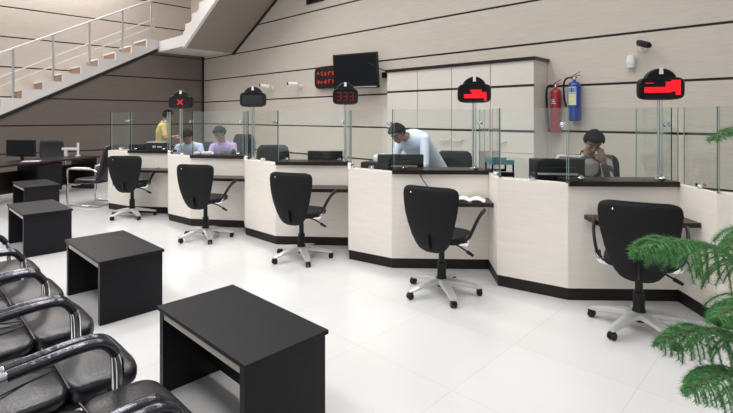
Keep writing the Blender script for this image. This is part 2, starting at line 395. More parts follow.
# number signs on poles
def seg_bars(bm, ch, x, z, w, h, y, t):       # seven-segment numeral
    on = {'3': 'abgcd'}[ch]
    B = {'a': (x, x+w, z+h-t, z+h), 'g': (x, x+w, z+h/2-t/2, z+h/2+t/2), 'd': (x, x+w, z, z+t), 'b': (x+w-t, x+w, z+h/2, z+h), 'c': (x+w-t, x+w, z, z+h/2)}
    for s in on: q = B[s]; box(bm, q[0], q[1], y, y+.006, q[2], q[3])
SG = [('X', 'number sign on a pole showing a red X'), ('off', 'number sign on a pole with its display unlit'), ('333', 'number sign on a pole showing dim red 333'),
      ('A', 'number sign on a pole with red blocks, in front of the tall cabinets'), ('B', 'number sign on a pole with a red bar, beside the fire extinguishers')]
PPX = [181, 251, 345, 473.5, 660]
for k, (kind, lab) in enumerate(SG):
    A, B, C, D, b, inw, c, wn, L = counters[k]
    # along the worktop where the pole stands
    best = min((abs(0), 0) for _ in (0,))
    def pxof(p):
        xc = p.x*RT[0]+p.y*RT[1]; d = p.x*FW[0]+p.y*FW[1]; return CX+FPX*xc/d
    t = min((i/60*L*.97 for i in range(20, 61)), key=lambda t: abs(pxof(B+b*t+inw*.12)-PPX[k]))
    p = B+b*t+inw*.12; p.z = 1.076
    if k < 2:                                   # these two stand on the next wing's top
        A2, B2, wn2 = counters[k+1][0], counters[k+1][1], counters[k+1][7]
        p = min((A2.lerp(B2, i/60)+wn2*.115 for i in range(2, 59)), key=lambda q: abs(pxof(q)-PPX[k])); p.z = 1.0505
    face = -p.copy(); face.z = 0; face.normalize()
    nrm_ = (-inw+face*.6).normalized()          # the front looks at the customers
    rz = math.atan2(nrm_.y, nrm_.x)+PI/2        # local -Y is the front
    o = thing('number_sign', 'black '+lab, 'sign', p, rz, 'counter number signs')
    w = (.185, .18, .165, .18, .188)[k]; hh = .105; zc = (.835, .845, .84, .835, .835)[k]
    bm = BM(); lathe(bm, [(.05, 0), (.05, .012), (.02, .02), (.02, .05)], 16); tube(bm, [(-.012, 0, .02), (-.012, 0, .75)], .011, 10); tube(bm, [(.016, 0, .02), (.016, 0, .75)], .007, 8)
    obj('pole', bm, steel_m, o, True)
    tm = M.Translation((0, 0, zc)) @ M.Rotation(PI/2, 4, 'X')
    bm = BM(); outl = sup(w, hh, 0, 40, 4.6); rings = []
    for s, y in ((.94, .045), (1, .035), (1, -.035), (.95, -.048), (.88, -.044)): rings.append([(x*s, y, zc+z*s) for x, z in outl])
    loft(bm, rings); hs = obj('housing', bm, sign_m, o, True)
    bm = BM(); dome = [(w*.74*math.cos(PI*i/20), zc+hh*.55+(hh*1.22)*math.sin(PI*i/20)) for i in range(21)]
    loft(bm, [[(x*s, y, zc+hh*.5+(z-zc-hh*.5)*s) for x, z in dome] for s, y in ((.93, .04), (1, .03), (1, -.012), (.94, -.022))]); obj('dome', bm, sign_m, o, True)
    bm = BM(); zt_ = zc+hh*1.72
    prism(bm, [(-.012, zt_+.005), (.012, zt_+.005), (.017, zt_-.05), (-.017, zt_-.05)], -.0, .012, mt=M(((1, 0, 0, 0), (0, 0, -1, -.021), (0, 1, 0, 0), (0, 0, 0, 1)))); obj('white_tab', bm, whiteg_m, o)
    y = -.052
    bm = BM()
    if kind == 'X':
        for a in (PI/4, -PI/4): box(bm, -.058, .058, y, y+.010, -.007, .007, mt=M.Translation((0, 0, zc)) @ M.Rotation(a, 4, 'Y'))
        mt_ = ledr_m
    elif kind == '333':
        for i in range(3): seg_bars(bm, '3', -.105+.078*i, zc-.055, .055, .11, y, .012)
        mt_ = ledd_m
    elif kind == 'A':
        box(bm, -.115, .128, y, y+.010, zc-.055, zc-.010); box(bm, -.03, .128, y, y+.010, zc-.0101, zc+.012); box(bm, -.045, .075, y, y+.010, zc+.0121, zc+.040); box(bm, .105, .128, y, y+.010, zc-.085, zc-.0551); mt_ = ledr_m
    elif kind == 'B':
        box(bm, -.145, .075, y, y+.010, zc-.040, zc+.012); box(bm, .0751, .15, y, y+.010, zc-.030, zc+.075); box(bm, .03, .075, y, y+.010, zc+.0121, zc+.060); box(bm, .11, .15, y, y+.010, zc-.062, zc-.0301)
        box(bm, -.135, -.07, y, y+.010, zc+.045, zc+.052); mt_ = ledr_m
    else:
        box(bm, -w*.8, w*.8, -.047, -.046+.002, zc-hh*.6, zc+hh*.6); mt_ = screen_m
    obj('display', bm, mt_, o)

# ------------------------------------------------------------------ black office chairs
def back_shell(bm, z0, z1, prof, yb, tilt, wrap, th, nx=28):
    rings = []
    for v, w in prof:
        z = z0+(z1-z0)*v; yc = yb-tilt*v-.03*math.sin(PI*v); r = []
        for x, t in sup(w, th/2, 0, nx, 3.2):
            r.append((x, yc+wrap*x*x+t*(1 if 0.02 < v < .98 else .55), z))
        rings.append(r)
    loft(bm, rings)
def star_base(root, rad, legm, rz=.3, fat=1.):
    for i in range(5):
        a = rz+2*PI*i/5; d = V((math.cos(a), math.sin(a), 0)); s = V((-d.y, d.x, 0)); rings = []
        for q, (r, hw, zl, zh) in enumerate(((.02, .034, .085, .145), (.12, .031, .092, .140), (.24, .027, .078, .115), (rad-.02, .024, .062, .090), (rad+.012, .016, .064, .082))):
            rings.append([d*r+s*x*hw*fat+V((0, 0, (zl+zh)/2+z*(zh-zl)/2)) for x, z in sup(1, 1, 0, 12, 3)])
        bm = BM(); loft(bm, rings); lg = obj('base_leg', bm, legm, root, True)
        bm = BM()
        for e in (-.016, .016):
            lathe(bm, [(.010, -.010), (.027, -.009), (.029, 0), (.027, .009), (.010, .010)], 14, mt=frame(d*(rad-.005)+s*e+V((0, 0, .029)), d, s))
        tube(bm, [d*(rad-.015)+V((0, 0, .035)), d*(rad-.015)+V((0, 0, .075))], .010, 8); tube(bm, [d*(rad-.03)+V((0, 0, .050)), d*(rad+.02)+V((0, 0, .050))], .016, 8)
        obj('caster', bm, plast_m, lg, True)
    bm = BM(); lathe(bm, [(.03, .06), (.048, .07), (.05, .15), (.042, .165), (.040, .29), (.028, .295), (.026, .49 if fat > 1 else .43)], 16); obj('gas_column', bm, plast_m, root, True)
def office_chair(label, loc, rz):
    root = thing('office_chair', label, 'chair', loc, rz, 'black swivel chairs at the counters')
    star_base(root, .35, silver_m, .42, 1.45)
    bm = BM(); box(bm, -.09, .09, -.13, .12, .47, .505, .01); obj('seat_mechanism', bm, plast_m, root, True)
    bm = BM(); tube(bm, smooth_path([(.06, .03, .475), (.15, .04, .455), (.24, .05, .41)]), .008, 8); tube(bm, [(.23, .049, .414), (.29, .058, .38)], .017, 8, r1=.013); obj('lever', bm, plast_m, root, True)
    bm = BM(); cushion(bm, 0, .03, .245, .235, .505, .575, .015, 3.6); obj('seat', bm, fabric_m, root, True)
    bm = BM()
    prof = [(0, .06), (.015, .095), (.05, .128), (.12, .162), (.25, .197), (.42, .23), (.6, .256), (.75, .270), (.86, .275), (.92, .271), (.96, .260), (.985, .238), (1, .20)]
    back_shell(bm, .43, 1.03, prof, -.20, .075, .55, .055); obj('backrest', bm, fabric_m, root, True)
    bm = BM(); tube(bm, smooth_path([(0, -.06, .485), (0, -.20, .48), (0, -.262, .50), (0, -.28, .60)]), .03, 10, flat=.35, up=(1, 0, 0)); obj('back_bracket', bm, plast_m, root, True)
    for s in (-1, 1):
        bm = BM(); tube(bm, smooth_path([(s*.258, -.06, .535), (s*.288, -.04, .57), (s*.308, .0, .635), (s*.322, .06, .70), (s*.328, .14, .745), (s*.328, .25, .77)], 5), .024, 10, flat=.55, up=(1, 0, 0)); ob = obj('armrest', bm, plast_m, root, True)
        bm = BM(); tube(bm, smooth_path([(s*.13, .0, .50), (s*.225, -.04, .50), (s*.268, -.055, .52), (s*.288, -.035, .585)], 5), .022, 8, flat=.3, up=(0, 1, 0)); obj('arm_bracket', bm, chrome_m, root, True)
    for x, z in ((-.17, .97), (.0, .475)):
        bm = BM(); v = (z-.43)/.6; ell(bm, (x, -.20-.075*v-.03*math.sin(PI*v)+.55*x*x-.029, z), (.008, .005, .008)); obj('bolt', bm, chrome_m, root, True)
    return root
R_ = math.radians
c0 = office_chair('black swivel office chair in front of the X sign counter', (-8.19, 2.90, 0), R_(134-90))
for lab, x, y, a in (('black swivel office chair in front of the counter with the unlit sign', -6.02, 3.08, 120),
                     ('black swivel office chair in front of the counter with the 333 sign', -4.36, 3.42, 112),
                     ('black swivel office chair before the shelf with white papers', -2.555, 3.66, 100),
                     ('black swivel office chair seen from behind, partly covered by pine branches', -1.015, 4.10, 104)):
    dup(c0, lab, (x, y, 0), R_(a-90))

def staff_chair(label, loc, rz, top):
    root = thing('desk_chair', label, 'chair', loc, rz, 'dark desk chairs of the staff')
    star_base(root, .30, plast_m, 0)
    bm = BM(); cushion(bm, 0, .02, .25, .24, .42, .51, .015, 3.6); obj('seat', bm, leath_m, root, True)
    bm = BM(); prof = [(0, .17), (.03, .205), (.2, .235), (.6, .255), (.85, .25), (.95, .225), (1, .18)]
    back_shell(bm, .52, top, prof, -.20, .08, .35, .07); obj('backrest', bm, leath_m, root, True)
    bm = BM(); tube(bm, smooth_path([(0, -.08, .43), (0, -.23, .43), (0, -.27, .50), (0, -.285, .62)]), .04, 10, flat=.3, up=(1, 0, 0)); box(bm, -.1, .1, -.1, .1, .40, .43); obj('back_bracket', bm, plast_m, root, True)
    for s in (-1, 1):
        bm = BM(); tube(bm, smooth_path([(s*.2, -.08, .43), (s*.29, -.08, .44), (s*.305, -.06, .55), (s*.305, .0, .66), (s*.30, .14, .68), (s*.30, .2, .66)], 5), .016, 8); obj('armrest', bm, chrome_m, root, True)
    return root
def flo(px, d): x, y = W((px-CX)/FPX*d, d); return V((x, y, 0))
staff_chair('dark high-backed chair behind the person in the lilac shirt', flo(235, 8.58), R_(-160), 1.33)
staff_chair('dark chair under the hunched person in the pale blue shirt', flo(196.5, 8.86), R_(-150), 1.17)
staff_chair('dark chair with chrome arms behind the counter with the unlit sign', flo(272, 7.0), R_(-128), 1.22)
staff_chair('black desk chair beside the standing person in the light blue shirt', flo(453, 6.3), R_(-150), 1.18)
staff_chair('dark chair of the seated person in the striped shirt', flo(602, 5.50), R_(-150), 1.19)

# ------------------------------------------------------------------ coffee tables
def coffee_table(label, loc):
    root = thing('coffee_table', label, 'coffee table', loc, 0, 'black box coffee tables')
    hx, hy, h = .492, .255, .512
    bm = BM(); box(bm, -hx, hx, -hy, hy, h-.024, h, .003); obj('table_top', bm, table_m, root)
    for s in (-1, 1):
        x = s*(hx-.040); bm = BM(); box(bm, x-.024, x+.024, -hy+.010, hy-.010, 0, h-.0245, .002); obj('side_panel', bm, table_m, root)
    bm = BM(); box(bm, -hx+.07, hx-.07, .06, .08, .07, h-.025); obj('back_panel', bm, table_m, root)
    bm = BM(); box(bm, -hx+.07, hx-.07, -hy+.014, -hy+.034, h-.066, h-.025); obj('rail', bm, edge_m, root)
    return root
t0 = coffee_table('black coffee table in front of the near chairs, its end panel facing the floor reflections', (-2.385, 1.415, 0)); t0['label'] = 'black coffee table close up, opposite the first leather seats'
dup(t0, 'black coffee table standing between the other two beside the row of leather seats', (-4.56, 1.45, 0))
dup(t0, 'black coffee table at the far end of the leather seats', (-7.16, 1.41, 0))
dup(t0, 'small black table under the front edge of the dark desk', (-9.75, 1.87, 0))

# ------------------------------------------------------------------ waiting chairs
def waiting_chair(label, loc):
    root = thing('waiting_chair', label, 'chair', loc, 0, 'row of black leather waiting chairs')
    bm = BM(); cushion(bm, 0, .22, .285, .21, .37, .435, .022, 4.2); cushion(bm, 0, .55, .285, .165, .355, .445, .018, 4.6); obj('seat_cushion', bm, leath_m, root, True)
    bm = BM()
    for x in (-.12, .0, .12): tube(bm, smooth_path([(x*1.6, .05, .450), (x*1.2, .16, .458), (x*.7, .30, .455), (x*.4, .395, .450)], 4), .004, 6)
    tube(bm, [(-.26, .40, .44), (-.1, .40, .452), (.1, .40, .452), (.26, .40, .44)], .005, 6); obj('seam', bm, leath_m, root, True)
    bm = BM(); mt = M.Translation((0, .03, .44)) @ M.Rotation(R_(100), 4, 'X')
    b2 = BM(); cushion(b2, 0, .24, .268, .25, -.05, .04, .03, 3.6); bmesh.ops.transform(b2, matrix=mt, verts=b2.verts); obj('back_cushion', b2, leath_m, root, True); bm.free()
    bm = BM(); box(bm, -.26, .26, .03, .65, .335, .365, .01); obj('seat_pan', bm, plast_m, root, True)
    for s in (-1, 1):
        x = s*.303
        path = [(x, -.06, .80), (x, -.03, .66), (x, .05, .625), (x, .25, .640), (x, .42, .653), (x, .51, .638), (x, .562, .575), (x, .575, .45), (x, .575, .05), (x, .535, .021), (x, .30, .02), (x, .0, .02), (x, -.08, .02)]
        bm = BM(); tube(bm, smooth_path(path, 6), .019, 12); ar = obj('arm_frame', bm, chrome_m, root, True)
        bm = BM(); tube(bm, smooth_path([(x, .16, .632), (x, .25, .640), (x, .42, .653), (x, .51, .638), (x, .560, .578)], 6), .0235, 12); obj('arm_sleeve', bm, pad_m, ar, True)
        bm = BM(); tube(bm, [(x, .50, .35), (s*.25, .50, .35)], .014, 8); tube(bm, [(x, .57, .35), (x, .50, .35)], .014, 8); tube(bm, [(x, .03, .64), (s*.25, .03, .64)], .012, 8); obj('bracket', bm, chrome_m, ar, True)
    return root
wl = ['black leather waiting chair at the near end of the row by the close coffee table',
      'second black leather waiting chair from the near end of the row',
      'third black leather waiting chair from the near end of the row',
      'fourth black leather waiting chair from the near end of the row',
      'fifth black leather waiting chair from the near end of the row',
      'black leather waiting chair at the far end of the visible row']
w0 = None
for i, lab in enumerate(wl):
    p = (-1.325-.668*i, .185, 0)
    if i == 0: w0 = waiting_chair(lab, p)
    else: dup(w0, lab, p)

# ------------------------------------------------------------------ desk in the far corner
dk = thing('office_desk', 'long dark desk with a monitor in the corner below the stairs', 'desk', (-11.35, 2.45, 0), math.atan2(3.53-1.53, -11.96+10.84))
bm = BM(); box(bm, -1.35, 1.25, 0, .80, .715, .755, .004); obj('desk_top', bm, wenge_m, dk)
for x in (-1.30, 1.16):
    bm = BM(); box(bm, x, x+.04, .05, .74, 0, .714); obj('side_panel', bm, wenge_m, dk)
bm = BM(); box(bm, -1.255, 1.155, .58, .60, .12, .56); obj('modesty_panel', bm, wenge_m, dk)
bm = BM(); box(bm, -.28, .30, .06, .56, .12, .70, .004); box(bm, -.26, .28, .05, .061, .42, .68); box(bm, -.26, .28, .05, .061, .14, .40); obj('drawer_pedestal', bm, table_m, dk)

def monitor(label, loc, rz, w, h, foot=True, lift=.10):
    o = thing('computer_monitor', label, 'monitor', loc, rz, 'computer monitors')
    bm = BM(); box(bm, -w/2, w/2, -.02, .025, lift, lift+h, .008); obj('housing', bm, plast_m, o, True)
    bm = BM(); box(bm, -w/2+.018, w/2-.018, -.0215, -.0195, lift+.03, lift+h-.018); obj('screen', bm, screen_m, o)
    bm = BM(); box(bm, -w*.33, w*.33, .026, .05, lift+h*.25, lift+h*.75, .008); obj('rear_cover', bm, plast_m, o, True)
    bm = BM(); box(bm, -w*.36, w*.36, .0505, .055, lift+h*.52, lift+h*.58); obj('vent_strip', bm, silver_m, o)
    bm = BM(); lathe(bm, [(.11, 0), (.11, .010), (.03, .018), (.025, lift+.05)], 18, mt=M.Translation((0, .03, 0))); obj('stand', bm, plast_m, o, True)
    return o
p = pz(21, 161, .756); monitor('black monitor on the long dark desk below the stairs', (p.x, p.y, .756), R_(42), .60, .34, lift=.09)
def dp(u, v, z=.756):                           # point on the desk
    m = dk.rotation_euler.z; return (dk.location.x+math.cos(m)*u-math.sin(m)*v, dk.location.y+math.sin(m)*u+math.cos(m)*v, z)
ch = flo(50, 11.3); staff_chair('black chair behind the long dark desk below the stairs', (ch.x, ch.y, 0), R_(-110), 1.10)
p = pz(78, 156, .756)
o = thing('desk_stand', 'pale stand with a short arm on the long dark desk', 'stand', (p.x, p.y, .756), R_(44))
bm = BM(); lathe(bm, [(.06, 0), (.06, .015), (.025, .02), (.025, .30), (.015, .305)], 14); obj('post', bm, whiteg_m, o, True)
bm = BM(); box(bm, -.36, -.02, -.03, .03, .13, .19, .01); box(bm, -.30, -.24, -.03, .03, 0, .13); obj('arm', bm, whiteg_m, o, True)
p = pz(31, 161.5, .756); bm = BM()
for i in range(3): box(bm, -.15+.01*i, .15-.008*i, -.10, .10, .004*i, .004*i+.004)
o = obj('paper_sheets', bm, paper_m, loc=(p.x, p.y, .756)); o.rotation_euler.z = R_(60); tag(o, 'loose white papers in front of the monitor on the dark desk', 'paper')

def visitor_chair(label, loc, rz):
    root = thing('visitor_chair', label, 'chair', loc, rz, 'chrome sled visitor chairs')
    bm = BM(); cushion(bm, 0, .02, .25, .25, .40, .48, .015, 3.6); obj('seat', bm, leath_m, root, True)
    bm = BM(); back_shell(bm, .44, 1.08, [(0, .2), (.03, .225), (.5, .235), (.9, .215), (.97, .19), (1, .15)], -.22, .16, .25, .07); obj('backrest', bm, leath_m, root, True)
    for s in (-1, 1):
        x = s*.285
        bm = BM(); tube(bm, smooth_path([(x, -.28, .62), (x, -.22, .655), (x, .0, .665), (x, .24, .665), (x, .285, .62), (x, .285, .40), (x, .285, .05), (x, .25, .02), (x, .0, .02), (x, -.30, .02)], 5), .016, 10); fr = obj('sled_frame', bm, chrome_m, root, True)
        bm = BM(); cushion(bm, x, .02, .035, .19, .668, .695, .006, 3.); obj('arm_pad', bm, whiteg_m, fr, True)
        bm = BM(); tube(bm, [(x, .12, .39), (s*.2, .12, .39)], .012, 8); tube(bm, [(x, .285, .39), (x, .12, .39)], .012, 8); obj('bracket', bm, chrome_m, fr, True)
    bm = BM(); tube(bm, [(-.285, -.30, .02), (.285, -.30, .02)], .016, 10); obj('rear_bar', bm, chrome_m, root, True)
    return root
vc = visitor_chair('black visitor chair with pale arm pads between the dark desk and the X sign counter', (-9.90, 2.85, 0), R_(203-90+8))
vc.scale = (1.14, 1.12, 1.04)
dup(vc, 'black visitor chair with chrome arm at the edge of the picture by the desk', (-10.2, .98, 0), R_(60))

# ------------------------------------------------------------------ tall cabinets
for i, (x0, x1, lab) in enumerate(((-6.05, -5.31, 'tall cream cabinet at the television end of the cabinet run'), (-5.31, -4.57, 'second tall cream cabinet from the television end, behind the standing person'),
                                   (-4.57, -3.83, 'third tall cream cabinet from the television end, with door handles'), (-3.83, -3.10, 'tall cream cabinet at the end beside the red extinguisher, with drawer'))):
    o = thing('tall_cabinet', lab, 'cabinet', ((x0+x1)/2, 6.84, 0), 0, 'tall cabinets along the back wall')
    w = (x1-x0)/2-.002
    bm = BM(); box(bm, -w, w, .022, .495, 0, 2.515); obj('carcass', bm, cab_m, o)
    for a_, b2_, y_ in ((2.113, 2.147, .006), (1.413, 1.447, .006), (0, .09, 0)):
        bm = BM(); box(bm, -w+.001, w-.001, y_, .0215, a_, b2_); obj('black_strip', bm, groove_m, o)
    def handle(par, x, z):
        bm = BM(); tube(bm, smooth_path([(x-.095, .002, z+.01), (x-.075, -.028, z+.012), (x, -.036, z-.014), (x+.075, -.028, z+.012), (x+.095, .002, z+.01)], 4), .010, 8); obj('handle', bm, steel_m, par, True)
    for z0_, z1_ in ((2.149, 2.512), (1.449, 2.111)):
        bm = BM(); box(bm, -w+.003, w-.003, 0, .021, z0_, z1_, .002); obj('door', bm, cab_m, o)
    if i == 3:
        bm = BM(); box(bm, -w+.003, w-.003, 0, .021, 1.095, 1.411, .002); d = obj('drawer', bm, cab_m, o); handle(d, -.18, 1.25)
        bm = BM(); box(bm, -w+.003, w-.003, 0, .021, .093, 1.088, .002); d = obj('door', bm, cab_m, o); handle(d, -.18, 1.0)
    else:
        bm = BM(); box(bm, -w+.003, w-.003, 0, .021, .093, 1.411, .002); d = obj('door', bm, cab_m, o); handle(d, (.2, .24, -.24)[i], 1.25)
bm = BM(); box(bm, -6.08, -3.07, 6.81, 7.335, 2.517, 2.562, .003); o = obj('cabinet_top_board', bm, wenge_m); tag(o, 'dark board lying along the top of the tall cabinets', 'board')

# ------------------------------------------------------------------ things on the back wall
a = py_(337, 55, 6.95); b_ = py_(375, 88, 6.95)
tvx = (a.x+b_.x)/2; tvz = (py_(355, 71, 6.95)).z
o = thing('wall_tv', 'black flat television on a bracket on the back wall', 'television', (tvx, WY, tvz), 0)
hw = (b_.x-a.x)/2-.02; hh = .37
tm = M.Translation((0, -.40, 0)) @ M.Rotation(R_(14), 4, 'Z') @ M.Rotation(R_(5), 4, 'X')
bm = BM(); box(bm, -hw, hw, 0, .06, -hh, hh, .01, mt=tm); obj('housing', bm, plast_m, o, True)
bm = BM(); box(bm, -hw+.03, hw-.03, -.002, .0, -hh+.07, hh-.03, mt=tm); obj('screen', bm, screen_m, o)
bm = BM(); box(bm, -hw*.3, hw*.92, -.004, .0, -hh+.022, -hh+.04, mt=tm); obj('trim_strip', bm, silver_m, o)
bm = BM(); box(bm, -.12, .12, -.03, -.002, -.12, .12); tube(bm, [(0, -.02, 0), (.12, -.18, 0)], .025, 8); tube(bm, [(.12, -.18, 0), (0, -.34, 0)], .025, 8); box(bm, -.12, .12, -.36, -.335, -.12, .12); obj('wall_bracket', bm, plast_m, o)
bm = BM(); tube(bm, smooth_path([(.35, -.36, .15), (.6, -.2, .0), (.85, -.03, -.1), (1.1, -.012, -.02)], 6), .012, 6); obj('cable', bm, plast_m, o, True)
# LED clock
a = py_(316, 67, 7.30); b_ = py_(341, 88, 7.30)
o = thing('led_clock', 'black wall clock with two rows of red LED marks beside the television', 'clock', ((a.x+b_.x)/2, WY, py_(327, 77.5, 7.3).z), 0)
hw, hh = (b_.x-a.x)/2, .265
bm = BM(); outl = sup(hw, hh, 0, 40, 5)
loft(bm, [[(x*s, y, z*s) for x, z in outl] for s, y in ((.97, -.002), (1, -.03), (1, -.08), (.96, -.10))]); obj('housing', bm, sign_m, o, True)
bm = BM(); rr = random.Random(3)
for row in (.085, -.10):
    for i in range(5):
        x = -hw*.74+i*hw*.30
        for _ in range(3):
            dx, dz = rr.uniform(0, .05), rr.uniform(-.045, .045)
            if rr.random() < .5: box(bm, x+dx, x+dx+.055, -.108, -.101, row+dz-.009, row+dz+.009)
            else: box(bm, x+dx, x+dx+.018, -.1081, -.101, row-.045, row+.045*rr.uniform(.2, 1))
obj('led_marks', bm, ledc_m, o)
# cameras
def cctv(label, px, py, body_m, aim):
    p = py_(px, py, WY)
    o = thing('security_camera', label, 'camera', (p.x, WY, p.z), 0, 'security cameras on the back wall')
    bm = BM(); lathe(bm, [(.05, 0), (.05, .02), (.02, .03), (.02, .06)], 14, mt=frame((0, 0, 0), (1, 0, 0), (0, -1, 0))); tube(bm, smooth_path([(0, -.05, 0), (0, -.10, .01), (aim.x*.06, -.16, .03)]), .018, 8); obj('bracket', bm, whiteg_m, o, True)
    q = V((aim.x*.06, -.17, .05)); bm = BM(); d = aim.normalized()
    rings = [[q+d*t+u*x*r+w_*z*r for x, z in sup(1, 1, 0, 16, 3)] for u, w_ in ((d.cross(V((0, 0, 1))).normalized(), V((0, 0, 1))),) for t, r in ((-.12, .03), (-.11, .042), (.14, .042), (.15, .036))]
    loft(bm, rings); obj('housing', bm, body_m, o, True)
    bm = BM(); loft(bm, [[q+d*t+d.cross(V((0, 0, 1))).normalized()*x*r+V((0, 0, 1))*z*r for x, z in sup(1, 1, 0, 16, 2)] for t, r in ((.149, .033), (.165, .036), (.19, .035))]); obj('lens_hood', bm, plast_m, o, True)
cctv('white security camera on the back wall above the unlit sign', 272.5, 88, whiteg_m, V((-.8, -.5, .12)))
cctv('white security camera beside the LED clock', 301, 86, whiteg_m, V((-.9, -.4, .05)))
cctv('dark security camera above the lit sign near the extinguishers', 643.5, 49, plast_m, V((.55, -.75, -.25)))
p = py_(631, 61.5, 7.28); o = thing('motion_sensor', 'small white sensor below the dark security camera', 'sensor', (p.x, WY, p.z), 0)
bm = BM(); loft(bm, [[(x*s, -.055+y, z) for x, y in sup(.055, .05, 0, 20, 3)] for s, z in ((.8, -.085), (.95, -.075), (1, .03), (.9, .07), (.6, .085))]); obj('housing', bm, whiteg_m, o, True)
bm = BM(); box(bm, -.034, .034, -.108, -.098, -.06, -.01, .006); obj('sensor_window', bm, pale_m, o)
p = py_(385, 75, 7.30); bm = BM(); box(bm, -.07, .07, -.07, -.001, -.06, .06, .012); box(bm, -.05, .05, -.08, -.069, -.02, .04, .004); o = obj('junction_box', bm, plast_m, loc=(p.x, WY, p.z)); tag(o, 'small black box on the wall between the television and the cabinets', 'box')

# fire extinguishers
def extinguisher(label, px, ytop, ybot, r, m, hose_side, label_parts):
    t = py_(px, ytop, WY-.12); b2 = py_(px, ybot, WY-.12); h = t.z-b2.z
    o = thing('fire_extinguisher', label, 'fire extinguisher', (t.x, WY-.012-r, b2.z), 0, 'fire extinguishers on the back wall')
    hb = h*.90
    bm = BM(); lathe(bm, [(r*.85, 0), (r, .015), (r, hb-r*.75), (r*.92, hb-r*.42), (r*.7, hb-r*.16), (r*.36, hb), (.022, hb+.012), (.022, hb+.03)], 24); obj('cylinder', bm, m, o, True)
    bm = BM(); lathe(bm, [(.02, hb+.025), (.026, hb+.03), (.026, hb+.075), (.015, hb+.08)], 12); tube(bm, [(-.04, 0, hb+.055), (.04, 0, hb+.055)], .012, 8); obj('valve', bm, chrome_m, o, True)
    bm = BM(); tube(bm, [(-.035, -.01, hb+.075), (.10, -.06, hb+.135)], .010, 8, flat=.6); tube(bm, [(-.01, -.01, hb+.07), (.10, -.06, hb+.085)], .010, 8, flat=.6); obj('lever', bm, red_m, o, True)
    bm = BM(); s = hose_side; lo = -.02 if s == 'long' else hb*.35
    tube(bm, smooth_path([(-.03, 0, hb+.055), (-.10, -.01, hb+.055), (-r-.06, -.01, hb-.02), (-r-.055, -.01, hb*.6), (-r-.02, -.02, max(lo, .02))], 6), .014, 10); obj('hose', bm, plast_m, o, True)
    bm = BM(); box(bm, -r*.5, r*.5, r*.6, r+.011, hb*.55, hb*.62); obj('wall_bracket', bm, plast_m, o)
    for a0, a1, z0_, z1_, mm in label_parts:
        bm = BM(); n = 8; rr_ = r+.0025
        A0 = [( rr_*math.cos(a0+(a1-a0)*i/n), rr_*math.sin(a0+(a1-a0)*i/n)) for i in range(n+1)]
        A1 = [((r-.002)*math.cos(a0+(a1-a0)*i/n), (r-.002)*math.sin(a0+(a1-a0)*i/n)) for i in range(n, -1, -1)]
        prism(bm, A0+A1, z0_*hb, z1_*hb); obj('printed_label', bm, mm, o)
    return o
extinguisher('blue fire extinguisher with a yellow and pale label on the back wall', 574, 77, 121, .092, blue_m, 'short',
             [(-2.3, -.95, .40, .86, pale_m), (-2.24, -1.01, .72, .84, blue_m), (-2.24, -1.01, .58, .66, yellow_m), (-2.0, -1.25, .43, .54, yellow_m), (-2.24, -1.01, .68, .70, blue_m)])
extinguisher('red fire extinguisher with a black hose beside the tall cabinets', 555, 84, 133, .078, red_m, 'long',
             [(-2.2, -1.2, .66, .68, pale_m), (-2.0, -1.3, .70, .72, pale_m), (-2.1, -1.4, .74, .76, pale_m)])

# ------------------------------------------------------------------ things on the counters
def ontop(k, t, back, z): 
    A, B, C, D, b, inw, c, wn, L = counters[k]; p = B+b*(L*t)+inw*back; p.z = z; return p, math.atan2(b.y, b.x)
p, a = ontop(4, .05, .42, .761); monitor('black monitor seen from behind, in front of the person in the striped shirt', p, a+R_(172), .52, .33, lift=.15)
p, a = ontop(3, .10, .42, .761); monitor('black monitor in front of the person in the light blue shirt', p, a+R_(180), .54, .30, lift=.15)
p, a = ontop(2, .62, .40, .761); monitor('low black monitor behind the counter with the 333 sign', p, a+R_(180), .48, .30, lift=.125)
p, a = ontop(0, .62, .19, 1.0765)
o = thing('counter_printer', 'black printer with a silver top strip on the X sign counter', 'printer', p, a)
bm = BM(); box(bm, -.17, .17, -.10, .10, 0, .125, .008); obj('housing', bm, plast_m, o, True)
bm = BM(); box(bm, -.168, .168, -.104, .02, .126, .142, .003); obj('silver_lid', bm, silver_m, o)
bm = BM(); box(bm, -.06, .0, -.104, -.0995, .04, .075); box(bm, .03, .11, -.104, -.0995, .045, .07); obj('control_panel', bm, pale_m, o)
p, a = ontop(0, .10, .19, 1.0765)
o = thing('card_terminal', 'flat black box beside the printer on the X sign counter', 'terminal', p, a)
bm = BM(); box(bm, -.14, .14, -.10, .10, 0, .10, .012); obj('housing', bm, plast_m, o, True)
bm = BM(); box(bm, -.10, .10, -.104, -.099, .03, .08); obj('screen', bm, screen_m, o)
p, a = ontop(1, .42, .40, .761)
o = thing('desk_phone', 'black telephone on the desk of the person in the lilac shirt', 'telephone', p, a+PI)
bm = BM(); prism(bm, [(-.11, 0), (.11, 0), (.11, .05), (-.11, .34)], -.12, .12, mt=M(((0, 0, 1, 0), (1, 0, 0, 0), (0, 1, 0, 0), (0, 0, 0, 1)))); obj('housing', bm, plast_m, o)
bm = BM(); tube(bm, smooth_path([(-.15, -.05, .16), (-.15, -.03, .30), (-.15, .0, .36), (-.14, .03, .25)]), .03, 10); obj('handset', bm, plast_m, o, True)
p, a = ontop(1, .12, .20, 1.0765); bm = BM()
for i in range(4): box(bm, -.14+.006*i, .15-.01*i, -.09, .09, .008*i, .008*i+.007)
o = obj('paper_pile', bm, paper_m, loc=p); o.rotation_euler.z = a+.3; tag(o, 'small pile of white papers on the worktop of the unlit sign counter', 'paper')
q = counters[3][0]+counters[3][7]*.38+(counters[3][1]-counters[3][0])*.32; q.z = .761
o = thing('note_counter', 'black machine with a white top behind the glass before the tall cabinets', 'machine', q, .2)
